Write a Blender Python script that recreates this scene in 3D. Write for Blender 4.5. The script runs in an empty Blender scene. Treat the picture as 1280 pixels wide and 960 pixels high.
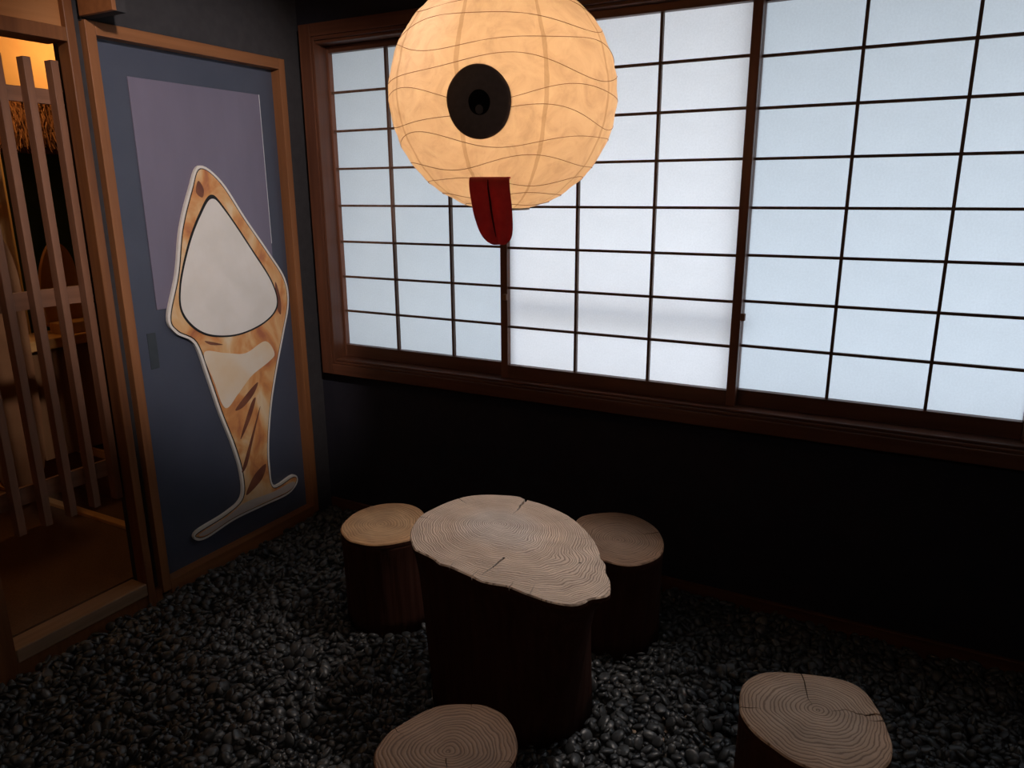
import bpy, bmesh, math, random
import numpy as np
from mathutils import Vector, Matrix, noise
S = bpy.context.scene
COL = S.collection
random.seed(4); rng = np.random.default_rng(7)
PI = math.pi

# ------------------------------------------------------------------ camera
cam_d = bpy.data.cameras.new('camera'); cam = bpy.data.objects.new('camera', cam_d); COL.objects.link(cam)
cam_d.sensor_width = 36; cam_d.lens = 36*922.32/1280; cam_d.clip_start = .02
FW = Vector((-.4584, .8521, -.2531)).normalized(); RT = Vector((.8806, .4737, -.0061)); RT = (RT - FW*RT.dot(FW)).normalized(); UP = RT.cross(FW)
M = Matrix((RT, UP, -FW)).transposed().to_4x4(); M.translation = Vector((2.337, -2.510, 1.457)); cam.matrix_world = M
S.camera = cam
# ------------------------------------------------------------------ world, light, exposure
S.view_settings.view_transform = 'Standard'; S.view_settings.look = 'None'; S.view_settings.gamma = 1
S.view_settings.use_curve_mapping = False; S.view_settings.exposure = 0
w = bpy.data.worlds.new('world'); S.world = w; w.use_nodes = True
nt = w.node_tree; nt.nodes.clear()
o = nt.nodes.new('ShaderNodeOutputWorld'); bg = nt.nodes.new('ShaderNodeBackground'); tc = nt.nodes.new('ShaderNodeTexCoord')
sp = nt.nodes.new('ShaderNodeSeparateXYZ'); cr = nt.nodes.new('ShaderNodeValToRGB')
nt.links.new(tc.outputs['Generated'], sp.inputs[0]); nt.links.new(sp.outputs[2], cr.inputs[0])
cr.color_ramp.elements[0].color = (.84, .87, .90, 1); cr.color_ramp.elements[0].position = 0
cr.color_ramp.elements[1].color = (.66, .76, .92, 1); cr.color_ramp.elements[1].position = .8
nt.links.new(cr.outputs[0], bg.inputs[0]); bg.inputs[1].default_value = 2.15
nt.links.new(bg.outputs[0], o.inputs[0])

def lamp(name, kind, loc, energy, col, size=.1, target=None, spot=None, label=None):
    d = bpy.data.lights.new(name, kind); d.energy = energy; d.color = col
    if kind == 'AREA': d.shape = 'DISK'; d.size = size
    else: d.shadow_soft_size = size
    if spot: d.spot_size = spot; d.spot_blend = .6
    ob = bpy.data.objects.new(name, d); COL.objects.link(ob); ob.location = loc
    if target: ob.rotation_euler = (Vector(target)-Vector(loc)).to_track_quat('-Z', 'Y').to_euler()
    return ob
lamp('added_fill_spot', 'SPOT', (1.95, -1.75, 2.36), 125, (1, .88, .84), .05, (0.0, -.47, 1.40), math.radians(43))  # added unseen fill, brightens the door and cutout board
lamp('added_fill_spot', 'SPOT', (2.0, -.32, 2.36), 46, (1, .86, .78), .06, (1.40, -.86, .45), math.radians(40))  # added unseen fill, lifts the table top
lamp('added_fill_spot', 'SPOT', (2.62, -.32, 2.36), 16, (1, .86, .78), .06, (2.25, -1.02, .34), math.radians(26))  # added unseen fill for the right-hand stool
lamp('entrance_lamp', 'POINT', (.38, -1.62, 2.30), 3.0, (1, .52, .2), .06)
lamp('added_fill_lamp', 'POINT', (2.9, -3.3, 2.25), 10, (1, .80, .68), .08)  # added unseen fill behind the camera, lifts the eye and tongue
lamp('display_lamp', 'POINT', (-1.52, .12, 2.2), 11, (1, .50, .17), .06)
lamp('display_lamp', 'POINT', (-1.15, -.75, 2.28), 8, (1, .50, .17), .07)
lamp('display_lamp', 'POINT', (-.55, -1.5, 2.1), .7, (1, .50, .2), .07)

# ------------------------------------------------------------------ materials
def mat(name, col, rough=.6, spec=.3, build=None, metal=0):
    m = bpy.data.materials.new(name); m.use_nodes = True; t = m.node_tree
    b = t.nodes['Principled BSDF']; b.inputs['Base Color'].default_value = (*col, 1)
    b.inputs['Roughness'].default_value = rough; b.inputs['Specular IOR Level'].default_value = spec; b.inputs['Metallic'].default_value = metal
    if build: build(t, b)
    return m
def N(t, k, **kw):
    n = t.nodes.new('ShaderNode'+k)
    for a, v in kw.items(): setattr(n, a, v)
    return n
def setin(n, **kw):
    for a, v in kw.items(): n.inputs[a.replace('_', ' ')].default_value = v
    return n
def ramp(t, fac, stops):
    r = N(t, 'ValToRGB'); e = r.color_ramp.elements
    while len(e) < len(stops): e.new(.5)
    for i, (p, c) in enumerate(stops): e[i].position = p; e[i].color = (*c, 1)
    t.links.new(fac, r.inputs[0]); return r.outputs[0]
def coords(t, scale=(1, 1, 1), kind='Object'):
    c = N(t, 'TexCoord'); mp = N(t, 'Mapping'); mp.inputs['Scale'].default_value = scale
    t.links.new(c.outputs[kind], mp.inputs[0]); return mp.outputs[0]
def bump(t, b, h, s, d=.002):
    n = N(t, 'Bump'); n.inputs['Strength'].default_value = s; n.inputs['Distance'].default_value = d
    t.links.new(h, n.inputs['Height']); t.links.new(n.outputs[0], b.inputs['Normal'])
def noisy(c1, c2, scale=(5, 5, 5), sc=4, det=6, bs=.15, lo=.3, hi=.7, bd=.002):
    def f(t, b):
        n = setin(N(t, 'TexNoise'), Scale=sc, Detail=det); t.links.new(coords(t, scale), n.inputs['Vector'])
        t.links.new(ramp(t, n.outputs['Fac'], [(lo, c1), (hi, c2)]), b.inputs['Base Color'])
        bump(t, b, n.outputs['Fac'], bs, bd)
    return f
def wood(name, c1, c2, axis='z', rough=.5):
    s = {'x': (2, 40, 40), 'y': (40, 2, 40), 'z': (40, 40, 2)}[axis]
    return mat(name, c1, rough, .35, noisy(c1, c2, s, 1.2, 8, .12))
WZ = wood('frame_wood_upright', (.21, .082, .031), (.29, .118, .045), 'z')
WY = wood('frame_wood_along_left', (.21, .082, .031), (.29, .118, .045), 'y')
DZ = wood('window_wood_upright', (.08, .028, .014), (.13, .048, .024), 'z', .42)
DX = wood('window_wood_level', (.08, .028, .014), (.13, .048, .024), 'x', .42)
SZ = wood('sash_wood', (.14, .055, .031), (.21, .083, .047), 'z', .42)
SX = wood('sash_wood_level', (.10, .040, .021), (.15, .06, .033), 'x', .42)
MZ = wood('muntin_wood', (.10, .05, .03), (.17, .09, .06), 'z', .5)
LZ = wood('lattice_wood', (.17, .078, .045), (.25, .12, .07), 'z', .55)
LY = wood('lattice_wood_level', (.17, .078, .045), (.25, .12, .07), 'y', .55)
SY = wood('sill_wood', (.20, .12, .07), (.28, .18, .11), 'y', .5)
PZ = wood('post_wood', (.13, .045, .015), (.21, .08, .027), 'z', .5)
WALL = mat('dark_plaster', (.05, .05, .055), .9, .15, noisy((.040, .038, .041), (.050, .047, .050), (1, 1, 1), 30, 4, .1))
NAVY = mat('navy_board', (.02, .02, .03), .8, .2, noisy((.018, .018, .027), (.024, .023, .032), (1, 1, 1), 12, 4, .08))
CEIL = mat('dark_ceiling', (.02, .02, .022), .9, .1, noisy((.018, .018, .02), (.026, .025, .027), (1, 1, 1), 8))
PANEL = mat('slate_blue_paint', (.07, .09, .125), .45, .4, noisy((.062, .072, .105), (.072, .082, .117), (1, 1, 1), 6, 5, .05))
LILAC = mat('lilac_sheet', (.2, .17, .24), .35, .4, noisy((.170, .150, .212), (.190, .168, .235), (1, 2, .6), 5, 6, .25, bd=.004))
EDGE_SHINE = mat('painted_edge_highlight', (.7, .7, .72), .4, .4, noisy((.65, .65, .68), (.75, .75, .77), (1, 1, 1), 30))  # window highlight put into a white colour
GRIP = mat('recessed_pull', (.045, .055, .065), .4, .4, noisy((.04, .05, .06), (.05, .06, .07), (1, 1, 1), 20))
OCHRE = mat('ochre_plaster', (.5, .33, .15), .85, .1, noisy((.55, .36, .17), (.62, .42, .2), (1, 1, 1), 7))
BROWNF = mat('brown_matting', (.13, .075, .045), .8, .2, noisy((.115, .066, .038), (.15, .088, .052), (4, 4, 4), 40, 4, .3))
def paper_mat(name, col, warm):
    def f(t, b):
        out = t.nodes['Material Output']; t.nodes.remove(b)
        n = setin(N(t, 'TexNoise'), Scale=160., Detail=5.); t.links.new(coords(t), n.inputs['Vector'])
        n2 = setin(N(t, 'TexNoise'), Scale=6., Detail=3.); t.links.new(coords(t), n2.inputs['Vector'])
        m_ = N(t, 'Math', operation='ADD'); t.links.new(n.outputs['Fac'], m_.inputs[0]); t.links.new(n2.outputs['Fac'], m_.inputs[1])
        h = N(t, 'Math', operation='MULTIPLY'); h.inputs[1].default_value = .5; t.links.new(m_.outputs[0], h.inputs[0])
        c = ramp(t, h.outputs[0], [(.35, tuple(v*.93 for v in col)), (.65, tuple(min(1, v*1.04) for v in col))])
        tr = N(t, 'BsdfTranslucent'); df = N(t, 'BsdfDiffuse'); mx = N(t, 'MixShader'); mx.inputs[0].default_value = warm
        t.links.new(c, tr.inputs[0]); t.links.new(c, df.inputs[0])
        t.links.new(tr.outputs[0], mx.inputs[1]); t.links.new(df.outputs[0], mx.inputs[2]); t.links.new(mx.outputs[0], out.inputs[0])
    return mat(name, col, build=f)
PAPER = paper_mat('shoji_paper', (.66, .715, .76), .12)
PAPERW = paper_mat('brighter_lit_shoji_paper', (.90, .905, .925), .12)  # same paper; brighter daylight behind these sashes is put into its colour
def lantern_build(t, b):
    out = t.nodes['Material Output']; t.nodes.remove(b)
    n = setin(N(t, 'TexNoise'), Scale=14., Detail=8., Roughness=.65, Distortion=1.2); t.links.new(coords(t), n.inputs['Vector'])
    c0 = ramp(t, n.outputs['Fac'], [(.34, (.76, .615, .46)), (.5, (.87, .73, .56)), (.66, (.93, .80, .63))])
    # lapped gore seams: the paper is double there
    uv = N(t, 'UVMap'); uv.uv_map = 'UVMap'; sx = N(t, 'SeparateXYZ'); t.links.new(uv.outputs[0], sx.inputs[0])
    wn = setin(N(t, 'TexNoise'), Scale=9., Detail=3.); t.links.new(coords(t), wn.inputs['Vector'])
    w1 = N(t, 'Math', operation='MULTIPLY_ADD'); w1.inputs[1].default_value = .14; t.links.new(wn.outputs['Fac'], w1.inputs[0]); t.links.new(sx.outputs[0], w1.inputs[2])
    fr = N(t, 'Math', operation='FRACT'); t.links.new(w1.outputs[0], fr.inputs[0])
    lt = N(t, 'Math', operation='LESS_THAN'); lt.inputs[1].default_value = .055; t.links.new(fr.outputs[0], lt.inputs[0])
    mc = N(t, 'MixRGB'); mc.blend_type = 'MULTIPLY'; mc.inputs[2].default_value = (.80, .74, .66, 1)
    t.links.new(lt.outputs[0], mc.inputs[0]); t.links.new(c0, mc.inputs[1])
    tr = N(t, 'BsdfTranslucent'); df = N(t, 'BsdfDiffuse'); mx = N(t, 'MixShader'); mx.inputs[0].default_value = .22
    bp = setin(N(t, 'Bump'), Strength=.6, Distance=.006); t.links.new(n.outputs['Fac'], bp.inputs['Height'])
    for s in (tr, df): t.links.new(mc.outputs[0], s.inputs[0]); t.links.new(bp.outputs[0], s.inputs['Normal'])
    t.links.new(tr.outputs[0], mx.inputs[1]); t.links.new(df.outputs[0], mx.inputs[2]); t.links.new(mx.outputs[0], out.inputs[0])
LANT = mat('lantern_paper', (.9, .8, .65), build=lantern_build)
def emis(col, s):
    def f(t, b):
        b.inputs['Emission Color'].default_value = (*col, 1); b.inputs['Emission Strength'].default_value = s
    return f
BULB = mat('lit_bulb', (1, .8, .6), .4, .2, emis((1, .62, .34), 46))
WIRE = mat('lantern_wire', (.34, .16, .07), .6)
FELT = mat('dark_grey_felt', (.10, .075, .065), .95, .1, noisy((.21, .16, .14), (.25, .195, .17), (1, 1, 1), 90, 4, .4))
BLACK = mat('black_felt', (.008, .008, .01), .9, .1, noisy((.006, .006, .008), (.012, .012, .014), (1, 1, 1), 60))
GREY = mat('grey_felt', (.12, .105, .10), .9, .1, noisy((.12, .10, .095), (.15, .125, .12), (1, 1, 1), 60))
RED = mat('red_leather', (.30, .03, .03), .6, .3, noisy((.55, .070, .065), (.66, .095, .085), (1, 1, 1), 45, 5, .25))
DRED = mat('dark_red_crease', (.05, .006, .006), .8, .1, noisy((.05, .006, .006), (.08, .01, .01), (1, 1, 1), 40))  # darker red for the line down the tongue
def log_top(name, light, dark, freq, crisp=.5, seed=0.):
    def f(t, b):
        uv = N(t, 'UVMap'); uv.uv_map = 'UVMap'
        ln = N(t, 'VectorMath', operation='LENGTH'); t.links.new(uv.outputs[0], ln.inputs[0])
        mp = coords(t); 
        n1 = setin(N(t, 'TexNoise'), Scale=6., Detail=2.); t.links.new(mp, n1.inputs['Vector'])
        n2 = setin(N(t, 'TexNoise'), Scale=38., Detail=3.); t.links.new(mp, n2.inputs['Vector'])
        a = N(t, 'Math', operation='MULTIPLY_ADD'); a.inputs[1].default_value = .075; t.links.new(n1.outputs['Fac'], a.inputs[0]); t.links.new(ln.outputs['Value'], a.inputs[2])
        a2 = N(t, 'Math', operation='MULTIPLY_ADD'); a2.inputs[1].default_value = .008; t.links.new(n2.outputs['Fac'], a2.inputs[0]); t.links.new(a.outputs[0], a2.inputs[2])
        # ring spacing varies from year to year
        nr = N(t, 'TexNoise', noise_dimensions='1D'); nr.inputs['Scale'].default_value = 55.; nr.inputs['Detail'].default_value = 2.; t.links.new(a2.outputs[0], nr.inputs['W'])
        ph = N(t, 'Math', operation='MULTIPLY'); ph.inputs[1].default_value = freq; t.links.new(a2.outputs[0], ph.inputs[0])
        ph2 = N(t, 'Math', operation='MULTIPLY_ADD'); ph2.inputs[1].default_value = 7.; t.links.new(nr.outputs['Fac'], ph2.inputs[0]); t.links.new(ph.outputs[0], ph2.inputs[2])
        sn = N(t, 'Math', operation='SINE'); t.links.new(ph2.outputs[0], sn.inputs[0])
        s1 = N(t, 'Math', operation='MULTIPLY_ADD'); s1.inputs[1].default_value = .5; s1.inputs[2].default_value = .5; t.links.new(sn.outputs[0], s1.inputs[0])
        c = ramp(t, s1.outputs[0], [(.05, dark), (crisp, light)])
        n3 = setin(N(t, 'TexNoise'), Scale=9., Detail=5.); t.links.new(coords(t, (1, 1.6, 1)), n3.inputs['Vector'])
        v = ramp(t, n3.outputs['Fac'], [(.25, (.70, .66, .62)), (.7, (1.05, 1.03, 1.0))])
        mc = N(t, 'MixRGB'); mc.blend_type = 'MULTIPLY'; mc.inputs[0].default_value = 1.; t.links.new(c, mc.inputs[1]); t.links.new(v, mc.inputs[2])
        # sapwood is browner toward the rim (true colour of the wood)
        rim = ramp(t, ln.outputs['Value'], [(.09, (1, 1, 1)), (.16, (1.0, .9, .80))])
        m2 = N(t, 'MixRGB'); m2.blend_type = 'MULTIPLY'; m2.inputs[0].default_value = 1.; t.links.new(mc.outputs[0], m2.inputs[1]); t.links.new(rim, m2.inputs[2])
        t.links.new(m2.outputs[0], b.inputs['Base Color'])
        bump(t, b, s1.outputs[0], .45, .0016)
    return mat(name, light, .62, .35, f)
TOP_T = log_top('weathered_table_end_grain', (.72, .655, .605), (.33, .28, .25), 2*PI/.0065, .42)
TOP_S = log_top('stool_end_grain', (.50, .37, .275), (.24, .16, .11), 2*PI/.0085, .42)
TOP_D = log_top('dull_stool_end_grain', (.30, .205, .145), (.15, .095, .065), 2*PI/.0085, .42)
TOP_Y = log_top('golden_stool_end_grain', (.66, .43, .24), (.47, .29, .155), 2*PI/.010, .45)
BARK = mat('dark_stripped_bark', (.07, .03, .02), .75, .15, noisy((.052, .018, .011), (.080, .029, .018), (30, 30, 1.5), 1.6, 7, .6, bd=.006))
def peb(name, c1, c2):
    def f(t, b):
        g = N(t, 'NewGeometry'); 
        c = ramp(t, g.outputs['Random Per Island'], [(0, c1), (.55, tuple((p+q)/2 for p, q in zip(c1, c2))), (1, c2)])
        n = setin(N(t, 'TexNoise'), Scale=150., Detail=4.); t.links.new(coords(t), n.inputs['Vector'])
        v = ramp(t, n.outputs['Fac'], [(.3, (.8, .8, .8)), (.7, (1.15, 1.15, 1.15))])
        mc = N(t, 'MixRGB'); mc.blend_type = 'MULTIPLY'; mc.inputs[0].default_value = 1.; t.links.new(c, mc.inputs[1]); t.links.new(v, mc.inputs[2])
        t.links.new(mc.outputs[0], b.inputs['Base Color'])
    return mat(name, c1, .34, .5, f)
PEB = peb('black_river_pebble', (.026, .031, .036), (.085, .088, .088))

# ------------------------------------------------------------------ helpers
def link(name, bm_or_me, m, parent=None, smooth=False):
    if isinstance(bm_or_me, bmesh.types.BMesh):
        me = bpy.data.meshes.new(name); bm_or_me.to_mesh(me); bm_or_me.free()
    else: me = bm_or_me
    if smooth:
        me.polygons.foreach_set('use_smooth', [True]*len(me.polygons))
    if m and not me.materials: me.materials.append(m)
    o = bpy.data.objects.new(name, me); COL.objects.link(o)
    if parent: o.parent = parent
    return o
def tag(o, label=None, cat=None, group=None, kind=None):
    if label: o['label'] = label
    if cat: o['category'] = cat
    if group: o['group'] = group
    if kind: o['kind'] = kind
    return o
def thing(name, label, cat, group=None, kind=None, loc=(0, 0, 0)):
    o = bpy.data.objects.new(name, None); COL.objects.link(o); o.location = loc; o.empty_display_size = .05
    return tag(o, label, cat, group, kind)
def bx(bm, x0, x1, y0, y1, z0, z1, bev=0):
    v = [bm.verts.new(p) for p in [(x0, y0, z0), (x1, y0, z0), (x1, y1, z0), (x0, y1, z0), (x0, y0, z1), (x1, y0, z1), (x1, y1, z1), (x0, y1, z1)]]
    fs = [bm.faces.new([v[i] for i in f]) for f in [(3, 2, 1, 0), (4, 5, 6, 7), (0, 1, 5, 4), (1, 2, 6, 5), (2, 3, 7, 6), (3, 0, 4, 7)]]
    if bev:
        es = list({e for f in fs for e in f.edges})
        bmesh.ops.bevel(bm, geom=es, offset=bev, segments=2, affect='EDGES', profile=.5)
def box(name, m, b, parent=None, bev=.0015):
    """box mesh whose origin sits at its own centre"""
    bm = bmesh.new(); c = [(b[0]+b[1])/2, (b[2]+b[3])/2, (b[4]+b[5])/2]
    bx(bm, b[0]-c[0], b[1]-c[0], b[2]-c[1], b[3]-c[1], b[4]-c[2], b[5]-c[2], bev)
    o = link(name, bm, m, parent); o.location = c
    if parent: o.location = Vector(c)-Vector(parent.location)
    return o
def structure(name, m, boxes, bev=0):
    bm = bmesh.new()
    for b in boxes: bx(bm, *b, bev)
    return tag(link(name, bm, m), kind='structure')
def spline(pts, n, closed=True):
    P = [Vector(p) for p in pts]; L = len(P); out = []
    segs = L if closed else L-1
    for i in range(segs):
        g = (lambda k: P[k % L]) if closed else (lambda k: P[min(max(k, 0), L-1)])
        a, b, c, d = g(i-1), g(i), g(i+1), g(i+2)
        for k in range(n):
            t = k/n
            out.append(.5*((2*b)+(c-a)*t+(2*a-5*b+4*c-d)*t*t+(3*b-a-3*c+d)*t**3))
    if not closed: out.append(P[-1].copy())
    return out
def resample(pts, n):
    P = pts+[pts[0]]; d = [0]
    for i in range(len(P)-1): d.append(d[-1]+(P[i+1]-P[i]).length)
    out = []; j = 0
    for k in range(n):
        s = d[-1]*k/n
        while d[j+1] < s: j += 1
        out.append(P[j].lerp(P[j+1], (s-d[j])/max(1e-9, d[j+1]-d[j])))
    return out
def tube(bm, pts, r, seg=6, closed=False):
    rings = []; n = len(pts)
    for i, p in enumerate(pts):
        a = pts[(i-1) % n] if closed or i else p; b = pts[(i+1) % n] if closed or i < n-1 else p
        t = (b-a).normalized(); u = t.orthogonal().normalized() if not rings else (pu - t*pu.dot(t)).normalized(); pu = u
        v = t.cross(u); rr = r(i/(n-1)) if callable(r) else r
        rings.append([bm.verts.new(p+(u*math.cos(2*PI*k/seg)+v*math.sin(2*PI*k/seg))*rr) for k in range(seg)])
    for i in range(n if closed else n-1):
        A, B = rings[i], rings[(i+1) % n]
        for k in range(seg): bm.faces.new([A[k], A[(k+1) % seg], B[(k+1) % seg], B[k]])
    if not closed: bm.faces.new(rings[0][::-1]); bm.faces.new(rings[-1])

# ------------------------------------------------------------------ room shell
CZ = 2.42
structure('wall_back', NAVY, [(-.02, 4.3, .09, .22, -.08, .70), (-.02, 4.3, .0, .09, -.08, .665), (-.02, 4.3, .0, .22, 2.11, CZ), (-.02, .045, .0, .22, .665, 2.11), (3.66, 4.3, .0, .22, .665, 2.11)])
structure('wall_left', WALL, [(-.12, -.012, -.10, .25, -.08, CZ), (-.12, -.012, -.94, -.10, 1.975, CZ), (-.12, -.06, -.94, -.10, -.08, 1.975), (-.12, -.03, -.975, -.94, -.08, CZ)])
structure('wall_left', WALL, [(-.12, -.0, -4.0, -1.53, -.08, CZ)])
structure('wall_right', NAVY, [(4.3, 4.4, -4.0, .22, -.08, CZ)])
structure('wall_front', NAVY, [(-.12, 4.4, -4.1, -4.0, -.08, CZ)])
structure('ceiling', CEIL, [(-.12, 4.4, -4.1, .22, CZ, CZ+.1)])
FLOORM = mat('pale_floor_board', (.42, .33, .25), .7, .2, noisy((.40, .31, .23), (.48, .38, .29), (1, 1, 1), 25))
structure('floor', FLOORM, [(-.13, 4.3, -4.0, .1, -.12, -.045)])
tag(box('baseboard_back', DX, (0, 4.3, -.012, 0, -.045, .028)), kind='structure')
tag(box('baseboard_back_cap', DX, (0, 4.3, -.016, 0, .028, .034)), kind='structure').name = 'trim_5'
# dark wall block over the door whose wooden end faces the entrance
structure('wall_over_door', WALL, [(-.012, .155, -.938, -.905, 1.985, CZ)])
tag(box('trim_6', WY, (-.004, .158, -.952, -.938, 1.985, CZ)), kind='structure')

# entrance: posts, transom, lintel, sill
tag(box('trim_1', PZ, (-.055, 0, -1.002, -.972, -.045, CZ), bev=.003), kind='structure')
tag(box('trim_2', PZ, (-.11, 0, -1.53, -1.462, -.045, CZ), bev=.003), kind='structure')
tag(box('transom_panel', wood('transom_wood', (.36, .155, .055), (.44, .20, .075), 'y'), (-.05, -.02, -1.462, -1.002, 1.945, CZ)), kind='structure').name = 'wall_transom'
tag(box('lintel', PZ, (-.10, 0, -1.462, -1.002, 1.905, 1.945)), kind='structure').name = 'trim_3'
tag(box('door_sill', SY, (-.085, .0, -1.462, -1.002, .022, .070), bev=.004), kind='structure').name = 'trim_4'
tag(box('sill_riser', PZ, (-.09, -.008, -1.53, -.94, -.045, .022)), kind='structure').name = 'trim_7'

# ------------------------------------------------------------------ framed sliding door with the lilac sheet
door = thing('door_1', 'slate blue sliding door in a plain brown wooden frame', 'door', kind='structure')
del door['category']; del door['label']
box('jamb', WZ, (-.06, 0, -.940, -.906, -.0, 1.978), door)
box('jamb', WZ, (-.06, 0, -.132, -.100, -.0, 1.978), door)
box('top_rail', WY, (-.06, 0, -.9055, -.1325, 1.938, 1.978), door)
box('bottom_rail', WY, (-.06, 0, -.9055, -.1325, -.02, .036), door)
box('panel', PANEL, (-.06, -.045, -.906, -.132, .03, 1.94), door)
box('sheet', LILAC, (-.045, -.041, -.787, -.214, 1.049, 1.835), door, .0006)
box('edge_highlight', EDGE_SHINE, (-.045, -.0405, -.2138, -.2118, 1.25, 1.835), door, 0)  # window highlight on the sheet's right side, painted as a white strip
box('pull', GRIP, (-.046, -.0435, -.839, -.803, .838, .970), door, .001)

# ------------------------------------------------------------------ lattice partition in the entrance
lat = thing('lattice_screen', 'brown wooden lattice screen of upright bars hanging in the entrance', 'screen', loc=(-.08, -1.25, .4))
me_slat = None
for k in range(6):
    y = -1.013-.0835*k
    bm = bmesh.new(); bx(bm, -.019, .0155, -.0118, .0118, -.7275, .7275, .0015)
    if me_slat is None: o = link('bar', bm, LZ, lat); me_slat = o.data
    else: bm.free(); o = link('bar', me_slat, None, lat)
    o.location = (.0, y+1.25, 1.1275-.4)
for z0, z1 in ((1.728, 1.773), (1.103, 1.160), (.484, .543)):
    box('rail', LY, (-.112, -.0992, -1.462, -.975, z0, z1), lat)

# ------------------------------------------------------------------ shoji window
def sash(n, xl, y0, paper, inner=.855):
    """xl: x of the left inner edge, inner width .855; y0: front plane of its muntins"""
    w = thing('window_%d' % n, None, None, kind='structure', loc=(xl, y0, .735))
    W = .855; zb, zt = .789, 2.010; ph = (zt-zb)/8; cw = W/3
    yf, yb = y0-.006, y0+.024
    box('stile', SZ, (xl-.030, xl, yf, yb, .735, 2.036), w)
    box('stile', SZ, (xl+inner, xl+inner+.030, yf, yb, .735, 2.036), w)
    box('bottom_rail', SX, (xl+.0003, xl+inner-.0003, yf, yb, .735, zb), w)
    box('top_rail', SX, (xl+.0003, xl+inner-.0003, yf, yb, zt, 2.036), w)
    t = .0045; tv = .0048
    for i in (1, 2): box('upright_muntin', MZ, (xl+cw*i-tv, xl+cw*i+tv, y0, y0+.017, zb, zt), w, .0005)
    for j in range(1, 8): box('cross_muntin', MZ, (xl, xl+inner, y0+.001, y0+.012, zb+ph*j-t, zb+ph*j+t), w, .0005)
    for i in range(3):
        for j in range(8):
            bm = bmesh.new(); a, b = cw/2, ph/2
            vs = [bm.verts.new(p) for p in ((-a, 0, -b), (a, 0, -b), (a, 0, b), (-a, 0, b))]; bm.faces.new(vs)
            me = panes.get((paper.name, 0))
            if me is None: o = link('pane', bm, paper, w); panes[(paper.name, 0)] = o.data
            else: bm.free(); o = link('pane', me, None, w)
            sx_ = 1 if i < 2 else (inner-2*cw)/cw; o.scale.x = sx_
            o.location = (cw*(i+.5*sx_), .0185, zb+ph*(j+.5)-.735)
    return w
panes = {}
sash(1, .1206, .033, PAPER, .824)
s2 = sash(2, .971, 0, PAPERW)
sash(3, 1.8565, .033, PAPER, .825)
sash(4, 2.712, 0, PAPERW)
# small turned catches on the middle stiles
CATCH = mat('worn_catch', (.22, .10, .05), .5, .3, noisy((.2, .09, .05), (.28, .13, .07), (1, 1, 1), 30))
box('catch', CATCH, (.958, .976, -.024, -.006, 1.048, 1.072), s2, .003)
box('catch', CATCH, (1.858, 1.872, -.02, -.003, 1.035, 1.060), s2, .003)
# casing: stepped boards round the opening
def casing(name, m, bs):
    bm = bmesh.new()
    for b in bs: bx(bm, *b, .0025)
    return tag(link(name, bm, m), kind='structure')
casing('trim_8', DX, [(.1, 3.66, -.052, .09, .665, .712), (.112, 3.6, -.046, .09, .7121, .724), (.1125, 3.6, -.040, .09, .7241, .7345)])
casing('trim_9', DX, [(.1, 3.66, -.052, .09, 2.062, 2.11), (.112, 3.6, -.046, .09, 2.048, 2.0619), (.1125, 3.6, -.036, .09, 2.0365, 2.0479)])
casing('trim_10', DZ, [(.040, .0998, -.052, .0, .665, 2.11), (.045, .0998, .0001, .09, .665, 2.11), (.0999, .1118, -.046, .09, .7122, 2.0618)])
casing('trim_11', DZ, [(3.600, 3.66, -.052, .09, .712, 2.062)])

# outside the window: added eave, ground, a handrail behind the second sash
structure('eave', mat('added_eave_boards', (.25, .2, .17), .8, .1, noisy((.22, .18, .15), (.3, .25, .2), (1, 8, 1), 4)), [(-1.5, 5.5, .24, 1.25, 2.24, 2.30)])  # unseen eave, added to darken the upper panes
structure('ground', mat('pale_gravel_yard', (.72, .72, .7), .9, .1, noisy((.70, .70, .68), (.78, .78, .75), (1, 1, 1), 12)), [(-6, 9, .24, 9, -.6, -.5)])
rl = box('handrail', wood('handrail_wood', (.62, .36, .26), (.72, .44, .33), 'x'), (.98, 1.86, .085, .115, 1.010, 1.040), bev=.004)
tag(rl, 'blurred wooden handrail seen as a faint band behind the middle shoji sash', 'handrail')

# ------------------------------------------------------------------ room beyond the entrance
structure('wall_display', OCHRE, [(-1.95, -1.85, -2.2, 1.6, -.05, CZ), (-1.95, -.12, 1.5, 1.6, -.05, CZ), (-1.95, -.12, -2.3, -2.2, -.05, CZ), (-.13, -.121, 0.0, 1.6, -.05, CZ)])
structure('ceiling_display', CEIL, [(-1.95, -.12, -2.3, 1.6, CZ, CZ+.1)])
structure('floor_display', BROWNF, [(-1.95, -.115, -2.3, 1.6, -.05, .058)])
tan = wood('tan_edging', (.50, .29, .12), (.60, .36, .16), 'x')
plat = thing('display_platform', 'low dark display platform with tan edging behind the lattice', 'platform', loc=(-1, 0, .058))
box('front_panel', wood('platform_wood', (.10, .045, .02), (.15, .07, .03), 'x'), (-1.84, -.14, -.55, 1.49, .0585, .26), plat)
box('edging', tan, (-1.8, -.14, -.735, -.700, .0585, .075), plat)
box('edging', tan, (-1.8, -.14, -.56, -.545, .262, .30), plat)
hut = thing('thatched_hut', 'small display hut with a thatched eave behind the lattice', 'hut', loc=(-1.3, -.2, .30))
box('back_board', mat('dark_green_board', (.02, .035, .018), .8, .1, noisy((.028, .055, .022), (.045, .075, .03), (1, 1, 1), 8)), (-1.40, -1.36, -.50, .7, .301, 1.75), hut)
gold = wood('golden_board', (.46, .25, .09), (.58, .34, .13), 'z')
for k in range(4): box('upright_board', gold, (-1.40, -1.365, -1.02+.125*k, -.901+.125*k, .301, 1.75), hut)
box('beam', PZ, (-1.36, -1.30, -1.02, .7, 1.64, 1.70), hut)
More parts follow.
